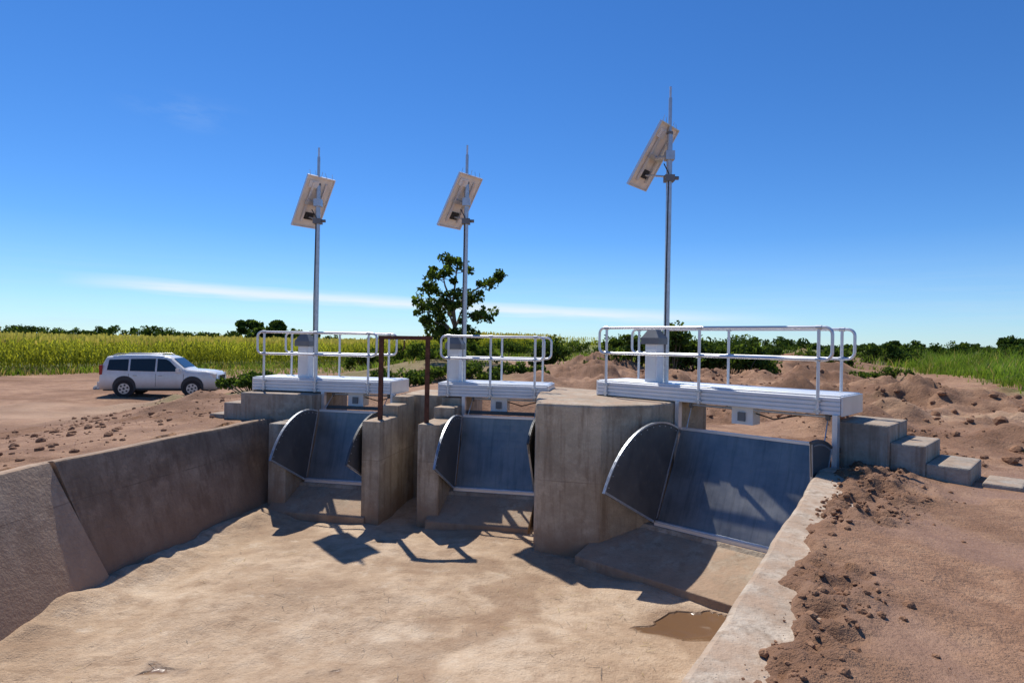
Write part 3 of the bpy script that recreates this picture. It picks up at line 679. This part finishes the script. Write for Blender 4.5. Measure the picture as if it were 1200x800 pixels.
# ------------------------------------------------------------------ car
def car():
    paint,nt,bs=newmat('white_car_paint');bs.inputs['Roughness'].default_value=.3;bs.inputs['Coat Weight'].default_value=.6
    p=pos(nt);c=ramp(nt,noise(nt,p,3,4,.7),[(.35,(.82,.80,.76)),(.7,(.72,.68,.62))])
    sep=N(nt,'ShaderNodeSeparateXYZ');gg=N(nt,'ShaderNodeNewGeometry');nt.links.new(gg.outputs['Position'],sep.inputs[0])
    c=mixc(nt,mrange(nt,sep.outputs[2],-.5,-.95,0,.75),c,(.40,.29,.20));nt.links.new(c,bs.inputs['Base Color'])
    glass,nt,bg=newmat('car_glass');bg.inputs['Base Color'].default_value=(.015,.02,.022,1);bg.inputs['Roughness'].default_value=.06
    tyre=simple('tyre',(.035,.03,.028),.9);rim=simple('alloy_rim',(.45,.45,.46),.35,.7);lamp=simple('headlamp',(.75,.78,.8),.1,.3);red=simple('tail_lamp',(.35,.01,.01),.2);trim=simple('dark_trim',(.04,.04,.042),.6)
    cx,cy=-15.95,28.4
    E=empty('parked_suv',(cx,cy,float(gz(cx,cy))+.02),math.radians(11))
    st=[(-2.42,1.0,.88),(-2.38,1.16,.91),(-2.30,1.55,.92),(-2.18,1.80,.93),(-1.6,1.86,.94),(-.5,1.87,.945),(.25,1.84,.945),(.48,1.76,.945),(1.02,1.30,.945),(1.12,1.24,.94),(1.9,1.19,.93),(2.22,1.13,.90),(2.36,1.0,.86),(2.42,.7,.82)]
    rings=[]
    for x,top,w in st:
        kk=max(0,min(1,(top-1.25)/.55));bt=min(1.10,top-.07)
        zg=top-.09 if kk>0 else bt+.02
        half=[(w-.06,.34),(w,.46),(w+.005,.74),(w,.97 if top>1.05 else top-.12),(w-.02,bt),(w-.03-.13*kk,max(zg,bt+.02)),(w-.12-.13*kk,top-.01),(w*.4,top+.015),(0,top+.02)]
        rings.append([(x,-y,z) for y,z in half]+[(x,y,z) for y,z in half[:-1][::-1]])
    m=len(rings[0]);vs=[p for r in rings for p in r];n=len(rings)
    fs=[(i*m+j,(i+1)*m+j,(i+1)*m+(j+1)%m,i*m+(j+1)%m) for i in range(n-1) for j in range(m)]
    fs+=[tuple(range(m)),tuple((n-1)*m+j for j in range(m))[::-1]]
    b=B();b.add(vs,fs,paint,True);b.obj('body',E,.02,2)
    def ring_y(x,z):
        for i in range(n-1):
            if st[i][0]<=x<=st[i+1][0]:
                u=(x-st[i][0])/(st[i+1][0]-st[i][0]);h=[( -rings[i][j][1]*(1-u)-rings[i+1][j][1]*u, rings[i][j][2]*(1-u)+rings[i+1][j][2]*u) for j in range(9)]
                for a,c in zip(h,h[1:]):
                    if a[1]<=z<=c[1] and c[1]>a[1]: return a[0]+(c[0]-a[0])*(z-a[1])/(c[1]-a[1])
        return .9
    b=B()
    wins=[[(-2.12,1.20),(-1.27,1.17),(-1.27,1.69),(-2.06,1.66)],[(-1.19,1.17),(-.17,1.15),(-.17,1.72),(-1.19,1.70)],[(-.09,1.15),(.86,1.16),(.40,1.62),(.26,1.70),(-.09,1.72)]]
    for sgn in (-1,1):
        for w in wins:
            P=[(x,sgn*(ring_y(x,z)+.014),z) for x,z in w]
            b.add(P,[tuple(range(len(P))) if sgn<0 else tuple(range(len(P)))[::-1]],glass)
    b.add([(1.01,-.74,1.335),(1.01,.74,1.335),(.53,.64,1.745),(.53,-.64,1.745)],[(0,1,2,3)],glass)
    b.add([(-2.40,-.72,1.2),(-2.40,.72,1.2),(-2.25,.64,1.72),(-2.25,-.64,1.72)],[(0,3,2,1)],glass)
    b.obj('windows',E)
    b=B()
    for sgn in (-1,1):
        for x0 in (-1.23,-.13,1.02):
            b.box(x0-.006,x0+.006,sgn*.95-.004,sgn*.95+.004,.48,1.05,trim)
        b.box(-.95,.95,sgn*.955-.03,sgn*.955+.03,.34,.40,trim)
        b.box(-1.05,-.89,sgn*.958-.012,sgn*.958+.012,.95,.98,rim);b.box(-.02,.14,sgn*.958-.012,sgn*.958+.012,.95,.98,rim)
        b.box(.74,.9,sgn*1.04-.08,sgn*1.04+.08,1.12,1.30,paint)
        b.tube([(-1.95,sgn*.66,1.85),(-1.8,sgn*.66,1.92),(.0,sgn*.66,1.93),(.15,sgn*.66,1.86)],.022,rim,8)
        b.box(2.10,2.36,sgn*.78-.12,sgn*.78+.12,.88,1.06,lamp);b.box(-2.42,-2.30,sgn*.86-.06,sgn*.86+.06,1.0,1.42,red)
        b.box(2.36,2.44,sgn*.64-.1,sgn*.64+.1,.48,.58,trim)
    b.box(2.38,2.43,-.5,.5,.78,1.0,rim);b.box(2.435,2.442,-.45,.45,.81,.97,trim);b.box(2.38,2.47,-.8,.8,.38,.50,trim)
    b.box(-2.52,-2.40,-.86,.86,.46,.68,paint);b.box(-2.3,2.3,-.8,.8,.28,.36,trim)
    b.obj('trim',E,.008,1)
    b=B()
    for x in (-1.40,1.39):
        for sgn in (-1,1):
            b.cyl((x,sgn*.80,.48),(x,sgn*.957,.48),.47,trim,32)
            b.cyl((x,sgn*.72,.385),(x,sgn*.97,.385),.385,tyre,32)
            b.cyl((x,sgn*.93,.385),(x,sgn*.977,.385),.235,rim,24);b.cyl((x,sgn*.95,.385),(x,sgn*.985,.385),.05,trim,12)
            for i in range(6):
                a=i*math.pi/3+.3;px,pz=x+.155*math.cos(a),.385+.155*math.sin(a);b.cyl((px,sgn*.96,pz),(px,sgn*.981,pz),.045,trim,8)
    b.obj('wheels',E)
car()
# ------------------------------------------------------------------ light
SEL=math.radians(56);SAZ=math.radians(-26)
sd=Vector((math.sin(SAZ)*math.cos(SEL),math.cos(SAZ)*math.cos(SEL),math.sin(SEL)))
sl=bpy.data.lights.new('sun','SUN');sl.energy=5.0;sl.angle=math.radians(.53);sl.color=(1,.95,.87)
so=bpy.data.objects.new('sun',sl);COL.objects.link(so);so.rotation_euler=sd.to_track_quat('Z','Y').to_euler();so.location=(0,0,30)
w=bpy.data.worlds.new('World');scene.world=w;w.use_nodes=True;nt=w.node_tree;bg=nt.nodes['Background']
sky=N(nt,'ShaderNodeTexSky',sky_type='NISHITA');sky.sun_disc=False;sky.sun_elevation=SEL;sky.sun_rotation=SAZ;sky.altitude=1300;sky.air_density=1.0;sky.dust_density=0.0;sky.ozone_density=3.0
tc=N(nt,'ShaderNodeTexCoord');sp=N(nt,'ShaderNodeSeparateXYZ');nt.links.new(tc.outputs['Generated'],sp.inputs[0])
az=math_(nt,'ARCTAN2',sp.outputs[0],sp.outputs[1]);el=math_(nt,'ARCSINE',sp.outputs[2])
cmb=N(nt,'ShaderNodeCombineXYZ');nt.links.new(math_(nt,'MULTIPLY',az,4.0),cmb.inputs[0]);nt.links.new(math_(nt,'MULTIPLY',el,60),cmb.inputs[1])
n1=noise(nt,cmb.outputs[0],1.6,6,.62)
el0=mrange(nt,az,-.6,.45,.072,.036)
wob=math_(nt,'MULTIPLY',math_(nt,'SUBTRACT',n1,.5),.014)
dd=math_(nt,'ABSOLUTE',math_(nt,'SUBTRACT',math_(nt,'ADD',el,wob),el0))
band=mrange(nt,dd,.0015,.0125,1,0)
band=math_(nt,'MULTIPLY',band,math_(nt,'MULTIPLY',mrange(nt,az,-.64,-.5,0,1),mrange(nt,az,.12,.45,1,.0)))
band=math_(nt,'MULTIPLY',band,mrange(nt,n1,.25,.55,.5,1.0))
cmb2=N(nt,'ShaderNodeCombineXYZ');nt.links.new(math_(nt,'MULTIPLY',az,5),cmb2.inputs[0]);nt.links.new(math_(nt,'MULTIPLY',el,16),cmb2.inputs[1])
n2=noise(nt,cmb2.outputs[0],2.2,5,.65)
loc2=math_(nt,'MULTIPLY',mrange(nt,math_(nt,'ABSOLUTE',math_(nt,'ADD',az,.49)),0,.1,1,0),mrange(nt,math_(nt,'ABSOLUTE',math_(nt,'SUBTRACT',el,.31)),0,.03,1,0))
wis=math_(nt,'MULTIPLY',loc2,mrange(nt,n2,.45,.75,0,.18))
cmb3=N(nt,'ShaderNodeCombineXYZ');nt.links.new(math_(nt,'MULTIPLY',az,4),cmb3.inputs[0]);nt.links.new(math_(nt,'MULTIPLY',el,60),cmb3.inputs[1])
n3=noise(nt,cmb3.outputs[0],1.3,5,.6)
hz_=math_(nt,'ADD',math_(nt,'MULTIPLY',mrange(nt,el,.13,.0,0,1),mrange(nt,n3,.45,.7,0,.25)),mrange(nt,el,.16,.0,0,.25))
hsv=N(nt,'ShaderNodeHueSaturation');hsv.inputs['Saturation'].default_value=1.2;nt.links.new(sky.outputs[0],hsv.inputs['Color'])
tint=mixc(nt,1.0,hsv.outputs[0],(.62,.85,1.10),'MULTIPLY')
c=mixc(nt,math_(nt,'MINIMUM',math_(nt,'ADD',wis,hz_),1.0),tint,(4.9,6.2,7.5))
c=mixc(nt,math_(nt,'MULTIPLY',band,.8),c,(7.3,7.8,8.3))
nt.links.new(c,bg.inputs['Color']);bg.inputs['Strength'].default_value=.12
# ------------------------------------------------------------------ camera
cd=bpy.data.cameras.new('camera');cd.lens=21.6;cd.sensor_width=36;cd.clip_start=.05;cd.clip_end=5000
co=bpy.data.objects.new('camera',cd);COL.objects.link(co)
co.matrix_world=Matrix.Translation((0,0,1.5))@Matrix.Rotation(math.radians(90),4,'X')@Matrix.Rotation(math.radians(1.0),4,'Z')
scene.camera=co
scene.view_settings.view_transform='Standard';scene.view_settings.look='None';scene.view_settings.exposure=0
